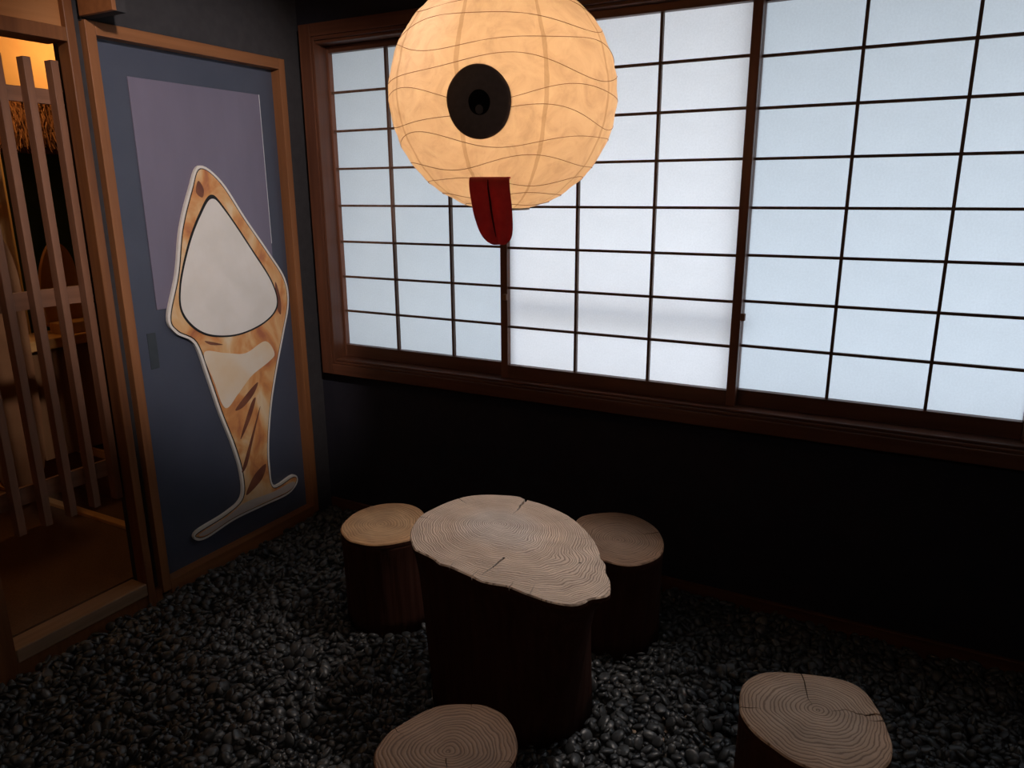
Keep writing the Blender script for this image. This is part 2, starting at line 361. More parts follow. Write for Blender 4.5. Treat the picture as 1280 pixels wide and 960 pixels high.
# thatch: many straws, one stuff part
bm = bmesh.new()
for k in range(5200):
    y = random.uniform(-1.02, .65); z = random.uniform(1.69, 1.90); L = random.uniform(.04, .075)
    x = -1.12-(z-1.66)*.55+random.uniform(-.012, .012); a = random.gauss(0, .35)
    p = Vector((x, y, z)); d = Vector((.45+random.gauss(0, .12), a, -1)).normalized()*L; sd = Vector((0, .0022, 0)); up = Vector((.003, 0, .0))
    v = [bm.verts.new(q) for q in (p-sd, p+sd, p+up, p+d-sd*.6, p+d+sd*.6, p+d+up)]
    for f in ((0, 1, 4, 3), (1, 2, 5, 4), (2, 0, 3, 5)): bm.faces.new([v[i] for i in f])
STRAW = mat('straw', (.45, .2, .09), .8, .2, lambda t, b: t.links.new(ramp(t, N(t, 'NewGeometry').outputs['Random Per Island'], [(0, (.20, .08, .035)), (1, (.62, .31, .14))]), b.inputs['Base Color']))
th = link('thatch', bm, STRAW, hut); th.location = -Vector(hut.location); th['kind'] = 'stuff'
box('thatch_bed', mat('thatch_core', (.12, .05, .02), .9, .1, noisy((.1, .045, .02), (.16, .07, .03), (1, 20, 1), 8)), (-1.34, -1.25, -1.02, .65, 1.66, 1.90), hut)
shelf = thing('display_counter', 'golden wooden counter block behind the lattice, below the hut', 'counter', loc=(-1.0, -.5, .30))
box('top', wood('counter_top', (.52, .28, .09), (.62, .35, .13), 'y'), (-1.15, -.93, -.80, -.375, .80, .845), shelf, .004)
box('side', wood('counter_side', (.17, .08, .035), (.22, .11, .05), 'z'), (-1.12, -.97, -.76, -.40, .301, .7995), shelf)
box('slat_box', gold, (-1.06, -.96, -.60, -.42, .846, .895), shelf, .003)
def cut(name, outline, thick, m, x, parent=None, smooth=10):
    """board cut to an outline given as (y, z), its back at x"""
    P = spline([(a, b, 0) for a, b in outline], smooth) if smooth else [Vector((a, b, 0)) for a, b in outline]
    bm = bmesh.new(); cy = sum(p.x for p in P)/len(P); cz = sum(p.y for p in P)/len(P)
    f = [bm.verts.new((thick, p.x-cy, p.y-cz)) for p in P]; r = [bm.verts.new((0, p.x-cy, p.y-cz)) for p in P]
    bm.faces.new(f); bm.faces.new(r[::-1]); n = len(P)
    for i in range(n): bm.faces.new([f[i], r[i], r[(i+1) % n], f[(i+1) % n]])
    bmesh.ops.recalc_face_normals(bm, faces=bm.faces)
    bmesh.ops.triangulate(bm, faces=[g for g in bm.faces if len(g.verts) > 4])
    o = link(name, bm, m, parent); o.location = Vector((x, cy, cz))-(Vector(parent.location) if parent else Vector())
    return o
def noi(name, c1, c2, sc=6, stretch=(1, 1, 1), rough=.6): return mat(name, c1, rough, .3, noisy(c1, c2, stretch, sc, 5, .03, .35, .65))
tag(cut('display_board', [(-.60, .88), (-.60, 1.08), (-.55, 1.22), (-.49, 1.24), (-.44, 1.16), (-.42, .98), (-.40, .88)], .02, noi('ochre_card', (.50, .26, .10), (.42, .2, .08)), -1.09), 'tan round-topped board standing on the golden counter behind the lattice', 'board')
tag(cut('display_board', [(-1.00, .31), (-1.00, 1.0), (-.95, 1.30), (-.87, 1.34), (-.80, 1.20), (-.79, .9), (-.82, .31)], .02, noi('brown_card', (.30, .15, .07), (.22, .10, .045)), -.90), 'tall brown round-topped board at the far left behind the lattice', 'board')

# ------------------------------------------------------------------ cut-out board on the door (plain generic stand-in)
fig = thing('cutout_board', 'tall cream and orange painted cutout board with white centre, mounted on the slate blue door', 'cutout', loc=(-.03, -.5, .12))
WHITE = noi('white_card', (.80, .76, .70), (.86, .82, .77), 9)
INK = noi('black_ink', (.012, .011, .012), (.02, .018, .018))
def wash(t, b):
    n = setin(N(t, 'TexNoise'), Scale=7., Detail=4., Distortion=.8); t.links.new(coords(t, (1, 1.3, .8)), n.inputs['Vector'])
    t.links.new(ramp(t, n.outputs['Fac'], [(.30, (.84, .66, .44)), (.43, (.80, .50, .24)), (.56, (.70, .31, .11)), (.70, (.46, .15, .07))]), b.inputs['Base Color'])
WASH = mat('orange_watercolour', (.7, .4, .2), .5, .3, wash)
PALE = noi('pale_wash', (.82, .74, .63), (.80, .62, .42), 5)
STREAK = noi('brown_streak', (.15, .05, .035), (.24, .09, .05), 10)
body = [(-.545, 1.555), (-.60, 1.47), (-.66, 1.33), (-.70, 1.17), (-.755, 1.02), (-.73, .955), (-.655, .90), (-.615, .76), (-.575, .60), (-.53, .45), (-.505, .32), (-.515, .22), (-.60, .185), (-.745, .165), (-.755, .13), (-.70, .115), (-.56, .135), (-.40, .135), (-.25, .135), (-.19, .175), (-.215, .215), (-.33, .205), (-.345, .30), (-.335, .42), (-.30, .58), (-.25, .73), (-.20, .86), (-.155, .99), (-.165, 1.10), (-.245, 1.22), (-.35, 1.36), (-.45, 1.50)]
def inset(pts, d):
    n = len(pts); out = []
    for i in range(n):
        a, b = Vector(pts[i-1]), Vector(pts[(i+1) % n]); t = (b-a).normalized(); nn = Vector((-t.y, t.x))
        out.append((pts[i][0]+nn.x*d, pts[i][1]+nn.y*d))
    return out
area = sum(body[i-1][0]*body[i][1]-body[i][0]*body[i-1][1] for i in range(len(body)))
sg = 1 if area > 0 else -1
cut('board', body, .012, WHITE, -.042, fig, 6)
cut('ink_line', inset(body, .010*sg), .0012, INK, -.0298, fig, 6)
cut('painted_field', inset(body, .0135*sg), .0012, WASH, -.0286, fig, 6)
cut('ink_line', [(-.571, 1.385), (-.639, 1.27), (-.695, 1.122), (-.695, 1.015), (-.61, .929), (-.46, .899), (-.31, .924), (-.224, .986), (-.240, 1.091), (-.330, 1.23), (-.45, 1.398), (-.510, 1.45)], .0010, INK, -.0274, fig)
tag(cut('white_field', [(-.566, 1.375), (-.632, 1.265), (-.688, 1.12), (-.688, 1.02), (-.605, .936), (-.46, .906), (-.313, .931), (-.232, .99), (-.247, 1.088), (-.336, 1.225), (-.45, 1.385), (-.508, 1.435)], .0010, WHITE, -.0264, fig), 'large rounded white field')
cut('pale_field', [(-.62, .86), (-.59, .74), (-.55, .62), (-.48, .66), (-.40, .72), (-.30, .76), (-.265, .79), (-.31, .85), (-.42, .82), (-.52, .84)], .0010, PALE, -.0274, fig)
for q in [[(-.50, .60), (-.42, .66), (-.37, .685), (-.40, .64), (-.46, .60)], [(-.49, .47), (-.42, .60), (-.39, .62), (-.43, .54)], [(-.50, .33), (-.45, .43), (-.37, .58), (-.43, .44), (-.47, .35)], [(-.49, .22), (-.44, .29), (-.37, .32), (-.40, .26)], [(-.225, 1.09), (-.205, 1.02), (-.21, .95), (-.228, .99)], [(-.56, 1.50), (-.54, 1.47), (-.55, 1.44), (-.575, 1.46)], [(-.61, .905), (-.55, .885), (-.53, .875), (-.585, .885)]]:
    cut('brush_streak', q, .0008, STREAK, -.0274, fig)
tag(cut('foot_field', [(-.735, .148), (-.60, .165), (-.50, .19), (-.35, .18), (-.23, .185), (-.215, .165), (-.27, .15), (-.40, .152), (-.56, .150), (-.70, .132)], .0010, mat('pale_pinkish_card', (.6, .52, .48), .5, .3, noisy((.58, .50, .46), (.64, .56, .51), (1, 1, 1), 9)), -.0274, fig), 'pale grey-pink band along the foot')

# ------------------------------------------------------------------ log table and stools
DATA = {"table": {"out": [[1.1749, -0.9644], [1.1491, -0.9142], [1.129, -0.8461], [1.1343, -0.7841], [1.1476, -0.7229], [1.1747, -0.6627], [1.217, -0.625], [1.2677, -0.6013], [1.3227, -0.586], [1.3537, -0.5957], [1.4131, -0.6027], [1.4714, -0.6212], [1.5198, -0.643], [1.5666, -0.6752], [1.6113, -0.7164], [1.6515, -0.7608], [1.6884, -0.8147], [1.7044, -0.8467], [1.7256, -0.8676], [1.7435, -0.9096], [1.7651, -0.9393], [1.7844, -0.9841], [1.7893, -1.0087], [1.7752, -1.0295], [1.7561, -1.0467], [1.7504, -1.0686], [1.7337, -1.0901], [1.7075, -1.0982], [1.6718, -1.1025], [1.6393, -1.0991], [1.6062, -1.0955], [1.5533, -1.0865], [1.5161, -1.0934], [1.4834, -1.0946], [1.4529, -1.0862], [1.4128, -1.0773], [1.3723, -1.0694], [1.3454, -1.0696], [1.3108, -1.0521], [1.2709, -1.0417], [1.2368, -1.0313], [1.2012, -0.9954]], "pith": [1.3674, -0.7897], "cr": [[[1.3526, -0.5834], [1.362, -0.6415], [1.3685, -0.6674], [1.3717, -0.7131]], [[1.1578, -0.6844], [1.206, -0.7101]], [[1.1311, -0.8565], [1.1811, -0.8533]], [[1.478, -0.9612], [1.4764, -1.0237], [1.4707, -1.0687]], [[1.4541, -1.0938], [1.4518, -1.0485]], [[1.561, -1.0933], [1.556, -1.0566]], [[1.6632, -0.7468], [1.6001, -0.7736]], [[1.6205, -1.0926], [1.6086, -1.0371]], [[1.3752, -1.0765], [1.3723, -1.02]], [[1.5442, -0.6555], [1.4874, -0.7164]], [[1.6646, -0.8995], [1.6707, -0.8927]]]}, "backleft": {"out": [[0.721, -0.75], [0.6915, -0.7006], [0.6743, -0.6337], [0.6791, -0.5746], [0.7037, -0.521], [0.7436, -0.4855], [0.7964, -0.467], [0.8482, -0.4753], [0.8919, -0.5011], [0.9429, -0.5567], [0.9756, -0.6301], [0.9811, -0.6886], [0.9545, -0.7333], [0.9221, -0.7689], [0.881, -0.7926], [0.8264, -0.8001], [0.7825, -0.792]], "pith": [0.8165, -0.6566], "cr": []}, "backright": {"out": [[1.4045, -0.2899], [1.4243, -0.2441], [1.465, -0.2063], [1.5104, -0.1799], [1.5695, -0.1769], [1.6259, -0.2016], [1.675, -0.2409], [1.7154, -0.3062], [1.7393, -0.375], [1.741, -0.436], [1.7204, -0.4892], [1.6859, -0.5259], [1.6436, -0.5397], [1.5935, -0.5344], [1.5324, -0.5053], [1.4712, -0.4452], [1.4189, -0.3614]], "pith": [1.5879, -0.3892], "cr": [[[1.708, -0.2489], [1.6845, -0.2711], [1.6495, -0.3041], [1.596, -0.3271]]]}, "front": {"out": [[1.4897, -1.5381], [1.4792, -1.5234], [1.4721, -1.5064], [1.4679, -1.4821], [1.4667, -1.4525], [1.4748, -1.4257], [1.4837, -1.3961], [1.4947, -1.3684], [1.5113, -1.3415], [1.5333, -1.322], [1.5652, -1.304], [1.599, -1.2892], [1.6278, -1.2881], [1.6558, -1.2937], [1.6803, -1.3089], [1.7038, -1.3304], [1.725, -1.3573], [1.7349, -1.3783], [1.741, -1.4005], [1.7418, -1.4297], [1.7333, -1.4676], [1.7141, -1.5098], [1.6784, -1.5465], [1.6346, -1.5696], [1.5788, -1.5767], [1.5303, -1.57]], "pith": [1.6102, -1.4502], "cr": [[[1.4606, -1.4445], [1.4821, -1.4472], [1.5017, -1.4518]], [[1.5743, -1.2929], [1.5879, -1.3181]], [[1.6171, -1.4649], [1.6386, -1.4939]], [[1.7419, -1.4126], [1.715, -1.4218]]]}, "right": {"out": [[2.1121, -1.0288], [2.1035, -0.9806], [2.1042, -0.9382], [2.1202, -0.8965], [2.1471, -0.8695], [2.1879, -0.8492], [2.2472, -0.8297], [2.2946, -0.8188], [2.3305, -0.8226], [2.3578, -0.8414], [2.3765, -0.8741], [2.3949, -0.9152], [2.4071, -0.9569], [2.4161, -0.9935], [2.4174, -1.0365], [2.4108, -1.0652], [2.397, -1.0906], [2.3759, -1.1122], [2.3429, -1.1352], [2.3038, -1.1462], [2.263, -1.1473], [2.2304, -1.1394], [2.2012, -1.1245], [2.1644, -1.1034], [2.1363, -1.0758], [2.1195, -1.0503]], "pith": [2.2681, -0.962], "cr": [[[2.2123, -0.8269], [2.2387, -0.9095], [2.2556, -0.9533]], [[2.4002, -0.9134], [2.38, -0.9121], [2.3709, -0.9258], [2.3493, -0.9322], [2.324, -0.9275], [2.2966, -0.948]], [[2.4034, -0.9274], [2.3702, -0.9429]], [[2.1065, -1.0307], [2.1566, -1.0125]], [[2.2616, -1.0364], [2.2676, -1.0407]]]}}
def bool_cut(o, cutters):
    vol = lambda me: sum(p.area for p in me.polygons)
    for c in cutters:
        a0 = vol(o.data)
        m = o.modifiers.new('b', 'BOOLEAN'); m.operation = 'DIFFERENCE'; m.object = c; m.solver = 'EXACT'
        bpy.context.view_layer.update()
        me = bpy.data.meshes.new_from_object(o.evaluated_get(bpy.context.evaluated_depsgraph_get()))
        o.modifiers.clear()
        if .97*a0 < vol(me) < 1.15*a0: o.data = me
        else: print('split skipped', o.name)
    for c in cutters: bpy.data.objects.remove(c, do_unlink=True)
def log_thing(key, name, label, cat, H, top_m, foot, group=None, widths=None, lump=0):
    d = DATA[key]; px, py = d['pith']
    out = resample(spline([(x-px, y-py, 0) for x, y in d['out']], 8), 150)
    # start at angle order is fine; outline is star shaped about the pith
    t = thing(name, label, cat, group, loc=(px, py, -.03))
    th = .014; K = 14; bm = bmesh.new(); uvl = bm.loops.layers.uv.new('UVMap')
    meanR = sum(p.length for p in out)/len(out); n = len(out)
    rings = []; UV = {}
    c0 = bm.verts.new((0, 0, 0)); UV[c0] = (0, 0)
    for k in range(1, K+1):
        f = k/K if k < K else 1
        ring = []
        for p in out:
            q = p*(f if k < K else 1-.0035/p.length); z = 0
            v = bm.verts.new((q.x, q.y, z)); a = math.atan2(p.y, p.x); r = f*(meanR*.7+p.length*.3); UV[v] = (r*math.cos(a), r*math.sin(a)); ring.append(v)
        rings.append(ring)
    for dz, sh in ((-.0035, 0), (-th, 0)):
        ring = []
        for p in out:
            v = bm.verts.new((p.x, p.y, dz)); a = math.atan2(p.y, p.x); r = (meanR*.7+p.length*.3); UV[v] = (r*math.cos(a), r*math.sin(a)); ring.append(v)
        rings.append(ring)
    c1 = bm.verts.new((0, 0, -th)); UV[c1] = (0, 0)
    for i in range(n):
        j = (i+1) % n
        bm.faces.new([c0, rings[0][i], rings[0][j]]); bm.faces.new([c1, rings[-1][j], rings[-1][i]])
        for k in range(len(rings)-1): bm.faces.new([rings[k][i], rings[k+1][i], rings[k+1][j], rings[k][j]])
    for f in bm.faces:
        for l in f.loops: l[uvl].uv = UV[l.vert]
    bmesh.ops.recalc_face_normals(bm, faces=bm.faces)
    for f in bm.faces:
        if f.calc_center_median().z < -.0036: f.material_index = 1
    cap = link('cut_face', bm, top_m, t); cap.data.materials.append(BARK); cap.location = (0, 0, H+.03)
    cs = []; random.seed(len(key)*17)
    for ci, c in enumerate(d['cr']):
        pts = [Vector((x-px, y-py, 0)) for x, y in c]; w0 = widths[ci] if widths else .004
        # jitter for a ragged split
        Q = []
        for i in range(len(pts)-1):
            for k in range(4):
                q = pts[i].lerp(pts[i+1], k/4)
                if Q: q += Vector((random.gauss(0, .0012), random.gauss(0, .0012), 0))
                Q.append(q)
        Q.append(pts[-1]); b2 = bmesh.new(); m_ = len(Q); rows = []
        for i, q in enumerate(Q):
            tt = (Q[min(i+1, m_-1)]-Q[max(i-1, 0)]).normalized(); nn = Vector((-tt.y, tt.x, 0)); wd = w0*.5*(1-.85*i/(m_-1))
            rows.append([b2.verts.new(q+nn*wd+Vector((0, 0, .01))), b2.verts.new(q-nn*wd+Vector((0, 0, .01))), b2.verts.new(q-nn*wd*.6+Vector((0, 0, -.0105))), b2.verts.new(q+nn*wd*.6+Vector((0, 0, -.0105)))])
        for i in range(m_-1):
            for k in range(4): b2.faces.new([rows[i][k], rows[i][(k+1) % 4], rows[i+1][(k+1) % 4], rows[i+1][k]])
        b2.faces.new(rows[0][::-1]); b2.faces.new(rows[-1]); bmesh.ops.recalc_face_normals(b2, faces=b2.faces)
        co = link('cutter', b2, None); co.location = (px, py, H); co.data.materials.append(BLACKW); cs.append(co)
    if cs:
        cap.location = (px, py, H); cap.parent = None; bool_cut(cap, cs); cap.parent = t; cap.location = (0, 0, H+.03)
        if not cap.data.materials: cap.data.materials.append(top_m)
    # trunk
    fx, fy, frx, fry = foot; bm = bmesh.new(); L = []; zs = [H-th, H-.028, H-.05, H-.075, H-.105, H*.6, H*.45, H*.3, H*.12, -.028]
    for zi, z in enumerate(zs):
        s = min(1, ((H-z)/H)*1.0)
        sm = min(1, max(0, (H-th-z)/.10)); sm = sm*sm*(3-2*sm)
        ring = []
        for i, p in enumerate(out):
            a = math.atan2(p.y, p.x)
            avg = sum((out[(i+k) % n] for k in range(-9, 10)), Vector())/19
            top = p*(1-.0008/p.length)
            q = top.lerp(avg*.985, sm*.85)
            foot_p = Vector((fx-px+frx*math.cos(a), fy-py+fry*math.sin(a), 0))
            q = q.lerp(foot_p, s**(.75 if lump else 1))
            rad = q-Vector((fx-px, fy-py, 0))*s
            nz = noise.noise(Vector((math.cos(a)*5, math.sin(a)*5, z*1.5+px)))*.006+noise.noise(Vector((math.cos(a)*16, math.sin(a)*16, z*2)))*.0022
            q = q+rad.normalized()*nz*min(1, sm+.1)
            ring.append(bm.verts.new((q.x, q.y, z)))
        L.append(ring)
    for k in range(len(L)-1):
        for i in range(n): bm.faces.new([L[k][i], L[k+1][i], L[k+1][(i+1) % n], L[k][(i+1) % n]])
    bm.faces.new(L[0]); bm.faces.new(L[-1][::-1]); bmesh.ops.recalc_face_normals(bm, faces=bm.faces)
    tr = link('trunk', bm, BARK, t); tr.location = (0, 0, .03)
    for f in tr.data.polygons: f.use_smooth = len(f.vertices) == 4
    return t
BLACKW = mat('split_wood', (.05, .03, .022), .9, .1, noisy((.04, .025, .018), (.07, .04, .03), (1, 1, 1), 40))
log_thing('table', 'log_table', 'large log table with a broad uneven weathered top, taller than the stools', 'table', .52, TOP_T, (1.425, -.83, .245, .215), None, [.014, .005, .004, .009, .004, .004, .003, .003, .002, .0025, .008], 1)
g = 'log stools around the log table'
log_thing('backleft', 'log_stool', 'log stool with a smooth golden top, left of the table, nearest the door', 'stool', .34, TOP_Y, (.83, -.635, .145, .150), g)
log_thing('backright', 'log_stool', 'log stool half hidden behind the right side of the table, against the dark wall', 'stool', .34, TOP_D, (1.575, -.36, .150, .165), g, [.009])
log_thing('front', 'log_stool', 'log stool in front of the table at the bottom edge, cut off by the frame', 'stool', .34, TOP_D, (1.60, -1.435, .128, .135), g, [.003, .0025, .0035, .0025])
log_thing('right', 'log_stool', 'log stool standing alone at the lower right with a jagged split in its top', 'stool', .34, TOP_S, (2.255, -.985, .150, .155), g, [.004, .009, .005, .004, .011])

# ------------------------------------------------------------------ paper lantern
LC = Vector((1.413, -.829, 1.677)); RX, RZ = .277, .270
lan = thing('paper_lantern', 'glowing round paper lantern with one dark eye and a red tongue, hanging over the table', 'lantern', loc=LC)
def lp(az, el, k=1.0): return Vector((RX*k*math.cos(az)*math.cos(el), RX*k*math.sin(az)*math.cos(el), RZ*k*math.sin(el)))
AZ0 = math.atan2(-.252, .081)   # the way the eye faces
# wavy wires
ribs = []
els = [-68, -58, -47, -36, -24, -13, -3, 8, 19, 30, 41, 52, 62, 70]
for i, e in enumerate(els):
    ph = random.uniform(0, 2*PI); am = 3.9*math.cos(math.radians(e))+.6; ph2 = ph+1.3
    ribs.append((e, ph, am, ph2))
def rib_el(i, az):
    e, ph, am, p2 = ribs[i]
    return math.radians(e+am*math.sin(3*az+(i % 2)*2.6+i*.35)*.8+am*.35*math.sin(5*az+p2))
bm = bmesh.new(); uvl = bm.loops.layers.uv.new('UVMap'); NA, NE = 192, 96; grid = []
e0, e1 = -math.acos(.062/RX), math.acos(.062/RX)
for j in range(NE+1):
    el = e0+(e1-e0)*j/NE; row = []
    for i in range(NA):
        az = 2*PI*i/NA
        # paper is taut over the wires and sags a little between them; gores facet it slightly
        dmin = min(abs(el-rib_el(r, az)) for r in range(len(ribs)))
        sag = min(1, dmin/.09); gore = abs(math.sin(az*4.5)); p = lp(az, el)
        wr = noise.noise(p*22)*.0011+noise.noise(p*55)*.0005
        k = 1-.0075*sag*sag*(.5+.5*gore)-.004*(1-gore)+wr/RX
        row.append(bm.verts.new(p*k))
    grid.append(row)
for j in range(NE):
    for i in range(NA):
        f = bm.faces.new([grid[j][i], grid[j][(i+1) % NA], grid[j+1][(i+1) % NA], grid[j+1][i]]); f.smooth = True
        for l, (a, b) in zip(f.loops, ((i, j), (i+1, j), (i+1, j+1), (i, j+1))): l[uvl].uv = (a/NA*9, b/NE)
link('paper', bm, LANT, lan)
for r in range(len(ribs)):
    bm = bmesh.new(); tube(bm, [lp(2*PI*i/140, rib_el(r, 2*PI*i/140), 1.0012) for i in range(140)], .0007, 5, True)
    link('wire_rib', bm, WIRE, lan, True)
for nm, e, rr in (('bottom_ring', e0, .003), ('top_ring', e1, .003)):
    bm = bmesh.new(); tube(bm, [lp(2*PI*i/64, e) for i in range(64)], rr, 8, True)
    link(nm, bm, mat(nm+'_metal', (.5, .47, .45), .5, .4, noisy((.45, .42, .4), (.55, .52, .5), (1, 1, 1), 20)), lan, True)
# bulb, holder and hanging cord
bm = bmesh.new(); bmesh.ops.create_uvsphere(bm, u_segments=24, v_segments=16, radius=.034)
for v in bm.verts:
    if v.co.z > 0: v.co.x *= 1-.35*(v.co.z/.034)**2; v.co.y *= 1-.35*(v.co.z/.034)**2; v.co.z *= 1.6
bl = link('bulb', bm, BULB, lan, True); bl.location = (.018, -.026, .01)
bm = bmesh.new(); tube(bm, [Vector((.018, -.026, z)) for z in (.065, .07, .12, .125)], .017, 16); tube(bm, [Vector((.018, -.026, z)) for z in (.12, .3, CZ-LC.z)], .003, 8)
link('holder_and_cord', bm, BLACK, lan).name = 'cord'
bm = bmesh.new()
for a in (0, PI/2): tube(bm, [lp(a, e1), Vector((0, 0, RZ*math.sin(e1))), lp(a+PI, e1)], .0016, 6)
link('crossbar', bm, WIRE, lan)
# eye: basis on the paper surface
def eye_basis(az, el):
    n = Vector((math.cos(az)*math.cos(el), math.sin(az)*math.cos(el), math.sin(el))); u = Vector((-math.sin(az), math.cos(az), 0)); v = n.cross(u); return n, u, v
def disc(name, m, az, el, r0, r, ru, rv, th, dome=0, ou=0, ov=0, hole=0):
    n, u, v = eye_basis(az, el); bm = bmesh.new(); seg = 56; rows = []
    prof = [(hole, th), (.5*(1+hole), th+dome*.6), (.93, th), (1, th*.6), (1, 0), (hole, 0)] if hole else [(.0001, th+dome), (.5, th+dome*.7), (.93, th), (1, th*.6), (1, 0), (.0001, 0)]
    for k, (f, h) in enumerate(prof):
        rows.append([bm.verts.new(n*(r0+h)+u*(ou+ru*f*math.cos(2*PI*i/seg)*(1+.012*math.sin(5*2*PI*i/seg)))+v*(ov+rv*f*math.sin(2*PI*i/seg))) for i in range(seg)])
    for k in range(len(rows)-(0 if hole else 1)):
        A, B = rows[k], rows[(k+1) % len(rows)]
        for i in range(seg): bm.faces.new([A[i], A[(i+1) % seg], B[(i+1) % seg], B[i]])
    if not hole:
        bmesh.ops.remove_doubles(bm, verts=bm.verts, dist=1e-5)
    bmesh.ops.recalc_face_normals(bm, faces=bm.faces)
    return link(name, bm, m, lan, True)
az, el = -1.262, -0.142
ey = disc('eye', FELT, az, el, .262, 0, .0692, .0745, .016, .003)
pu = disc('pupil', BLACK, az, el, .2785, 0, .0235, .0255, .003, .001, 0.003, .0)
gl = disc('eye_glint', GREY, az, el, .2818, 0, .0085, .0095, .0015, .0005, 0.003, -.014)
pu.parent = ey; gl.parent = pu
tag(ey, 'dark grey felt disc'); tag(pu, 'black round pupil'); tag(gl, 'small grey dot')
# tongue: a leather strip folded at the top, creased down its middle
TA = -1.195
u = Vector((-math.sin(TA), math.cos(TA), 0)); nrm = Vector((math.cos(TA), math.sin(TA), 0))
rowsdef = [  # (z, out, shift along u, half width)
 (-.182, .198, .0, .046), (-.176, .222, .0, .046), (-.177, .236, .0, .046), (-.184, .245, 0, .0465), (-.205, .249, .001, .047), (-.235, .250, .005, .0465), (-.262, .250, .008, .046), (-.29, .250, .012, .0435), (-.315, .249, .016, .040), (-.333, .248, .019, .0345), (-.346, .247, .0215, .026), (-.3535, .246, .023, .014)]
rowsdef = [(-.194+(z+.182)*.83, a, b*.9-.0015, c*.965) for z, a, b, c in rowsdef]
bm = bmesh.new(); NU = 13; grid = []
for z, out_, sh, hw in rowsdef:
    row = []
    for i in range(NU):
        s = -1+2*i/(NU-1); cre = .006*math.exp(-(s/.14)**2); cup = .010*(1-s*s)*.6
        row.append(bm.verts.new(nrm*(out_+cup-cre)+u*(sh+s*hw)+Vector((0, 0, z))))
    grid.append(row)
for j in range(len(grid)-1):
    for i in range(NU-1): bm.faces.new([grid[j][i], grid[j+1][i], grid[j+1][i+1], grid[j][i+1]])
bmesh.ops.solidify(bm, geom=list(bm.faces), thickness=.003)
bmesh.ops.recalc_face_normals(bm, faces=bm.faces)
tg = link('tongue', bm, RED, lan, True); tag(tg, 'red leather tongue folded over at the top')
md = tg.modifiers.new('s', 'SUBSURF'); md.levels = 1; md.render_levels = 2
bm = bmesh.new(); pts = [nrm*(o_+.0035)+u*(sh+(-.002))+Vector((0, 0, z)) for z, o_, sh, hw in rowsdef[3:10]]
tube(bm, spline(pts, 4, False), lambda f: .0018*math.sin(PI*min(.97, f*.9+.08))+.0004, 6)
link('crease', bm, DRED, tg, True)

# ------------------------------------------------------------------ pebbles
def pebble_base(sub, seed):
    bm = bmesh.new(); bmesh.ops.create_icosphere(bm, subdivisions=sub, radius=1)
    for v in bm.verts:
        p = v.co.copy(); k = 1+.16*noise.noise(p*.9+Vector((seed*7.3, 0, 0)))+.05*noise.noise(p*2+Vector((0, seed*3.1, 0)))
        v.co = Vector((math.copysign(abs(p.x)**.92, p.x), math.copysign(abs(p.y)**.92, p.y), math.copysign(abs(p.z)**.95, p.z)))*k
    return bm
hi = []
for s in range(6):
    bm = pebble_base(3, s); me = bpy.data.meshes.new('pebble'); bm.to_mesh(me); bm.free(); me.polygons.foreach_set('use_smooth', [True]*len(me.polygons)); me.materials.append(PEB); hi.append(me)
lo = []
for s in range(6):
    bm = pebble_base(1 if False else 2, s); bmesh.ops.triangulate(bm, faces=bm.faces)
    lo.append((np.array([v.co[:] for v in bm.verts], np.float32), np.array([[v.index for v in f.verts] for f in bm.faces], np.int32))); bm.free()
CAMP = np.array([2.337, -2.510, 1.457]); fwn, rtn, upn = map(np.array, (FW, RT, UP))
G = .004; X0, Y0 = 0.0, -2.45; X1, Y1 = 3.75, -.016; nx, ny = int((X1-X0)/G), int((Y1-Y0)/G)
Hf = np.full((nx, ny), -.045, np.float32)
logs = [(1.425, -.83, .243, .213), (.83, -.635, .143, .148), (1.575, -.36, .148, .163), (1.60, -1.435, .128, .135), (2.255, -.985, .150, .155)]
for cx, cy, rx, ry in logs:
    gx = X0+(np.arange(nx)+.5)*G; gy = Y0+(np.arange(ny)+.5)*G
    Hf[((gx[:, None]-cx)/rx)**2+((gy[None, :]-cy)/ry)**2 < 1] = 9
bare = [(1.10, -1.02, .030, .016), (1.06, -1.05, .018, .02), (1.66, -.72, .03, .02)]
def in_view(x, y, z=0, m=150):
    d = np.array([x, y, z])-CAMP; zz = d@fwn
    if zz < .2: return False, 0, 0, 0
    px = 640+922.3*(d@rtn)/zz; py = 480-922.3*(d@upn)/zz
    return (-m < px < 1280+m and py < 960+m), px, py, zz
peb_list = []
NP = 75000
xs = rng.uniform(X0+.008, X1-.02, NP); ys = rng.uniform(Y0+.01, Y1-.006, NP)
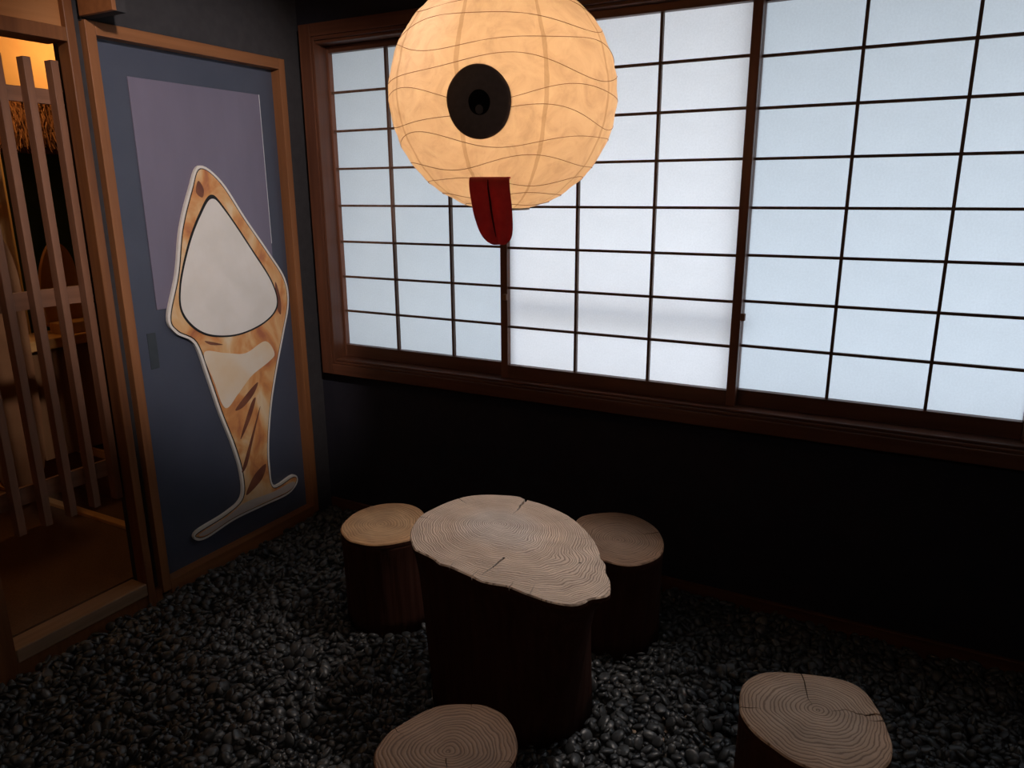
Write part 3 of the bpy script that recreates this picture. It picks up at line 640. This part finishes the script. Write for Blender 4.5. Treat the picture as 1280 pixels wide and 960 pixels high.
for k in range(NP):
    x, y = xs[k], ys[k]
    ok, px, py, zz = in_view(x, y)
    if not ok: continue
    if any(((x-a)/c)**2+((y-b)/d)**2 < 1.0 for a, b, c, d in bare) and rng.random() < .95: continue
    a = (rng.uniform(.0130, .0225) if k < NP*.6 else rng.uniform(.0085, .014)); b = a*rng.uniform(.6, .9); c = a*rng.uniform(.32, .52)
    th = rng.uniform(0, 2*PI); ct, st = math.cos(th), math.sin(th)
    if x < a*.8+.003: continue
    i0, i1 = max(0, int((x-a-X0)/G)), min(nx, int((x+a-X0)/G)+2); j0, j1 = max(0, int((y-a-Y0)/G)), min(ny, int((y+a-Y0)/G)+2)
    gx = X0+(np.arange(i0, i1)+.5)*G-x; gy = Y0+(np.arange(j0, j1)+.5)*G-y
    U = gx[:, None]*ct+gy[None, :]*st; V = -gx[:, None]*st+gy[None, :]*ct
    q = 1-(U/a)**2-(V/b)**2; msk = q > .12
    if msk.sum() < 3: continue
    hh = Hf[i0:i1, j0:j1]
    if hh[q > .25].max(initial=0) > 5: continue
    if (hh[msk] > 5).any(): hh = np.where(hh > 5, -.03, hh)
    sq = np.sqrt(np.clip(q, 0, 1))
    lvl = np.percentile(hh[msk]+c*sq[msk], 72)
    zc = float(lvl)-.0008
    if zc > 0.002: continue
    # tilt to follow the bed under it
    hm = hh[msk]; um = U[msk]; vm = V[msk]
    tu = float(np.clip(np.polyfit(um, hm, 1)[0]*.8 if len(um) > 4 else 0, -.9, .9))+rng.normal(0, .22); tv = float(np.clip(np.polyfit(vm, hm, 1)[0]*.8 if len(vm) > 4 else 0, -.9, .9))+rng.normal(0, .22)
    Hf[i0:i1, j0:j1] = np.where((q > 0) & (Hf[i0:i1, j0:j1] < 5), np.maximum(hh, zc+c*sq), hh)
    peb_list.append((x, y, zc, a, b, c, th, tu, tv, px, py, zz))
def peb_matrix(p):
    x, y, z, a, b, c, th, tu, tv = p[:9]
    return Matrix.Translation((x, y, z)) @ Matrix.Rotation(th, 4, 'Z') @ Matrix.Rotation(-math.atan(tu), 4, 'Y') @ Matrix.Rotation(math.atan(tv), 4, 'X') @ Matrix.Diagonal((a, b, c, 1))
# which show largest: near the camera, on top of the bed, inside the frame and not behind a stool
def score(p):
    x, y, z, a, b, c = p[:6]; px, py, zz = p[9:]
    if not (8 < px < 1272 and 8 < py < 952): return -1
    if 455 < px < 660 and py > 872: return -1
    if 915 < px < 1122 and py > 832: return -1
    i, j = int((x-X0)/G), int((y-Y0)/G)
    if Hf[i, j] > z+c*1.25: return -1
    return a*b/zz**2
order = sorted(range(len(peb_list)), key=lambda i: -score(peb_list[i])); near = set(order[:300])
first = None
for k in order[:300]:
    p = peb_list[k]
    if first is None: first = o = bpy.data.objects.new('pebble', hi[0])
    else: o = first.copy(); o.data = hi[k % 6]
    COL.objects.link(o); o.matrix_world = peb_matrix(p)
    tag(o, 'small smooth black pebble in the loose pebble bed, nearest the viewer', 'pebble', 'nearest black pebbles covering the floor')
VV, FF = [], []; off = 0
for k, p in enumerate(peb_list):
    if k in near: continue
    v, f = lo[k % 6]; m = np.array(peb_matrix(p), np.float32); VV.append(v@m[:3, :3].T+m[:3, 3]); FF.append(f+off); off += len(v)
VV = np.concatenate(VV); FF = np.concatenate(FF)
me = bpy.data.meshes.new('pebble_bed'); me.vertices.add(len(VV)); me.vertices.foreach_set('co', VV.ravel()); me.loops.add(FF.size); me.loops.foreach_set('vertex_index', FF.ravel())
me.polygons.add(len(FF)); me.polygons.foreach_set('loop_start', np.arange(0, FF.size, 3, dtype=np.int32)); me.polygons.foreach_set('use_smooth', np.ones(len(FF), bool)); me.update(calc_edges=True)
pb = link('pebble_bed', me, PEB); tag(pb, 'bed of smooth black river pebbles covering the floor around the logs', 'pebbles', kind='stuff')
print('pebbles', len(peb_list), 'tris', len(FF))
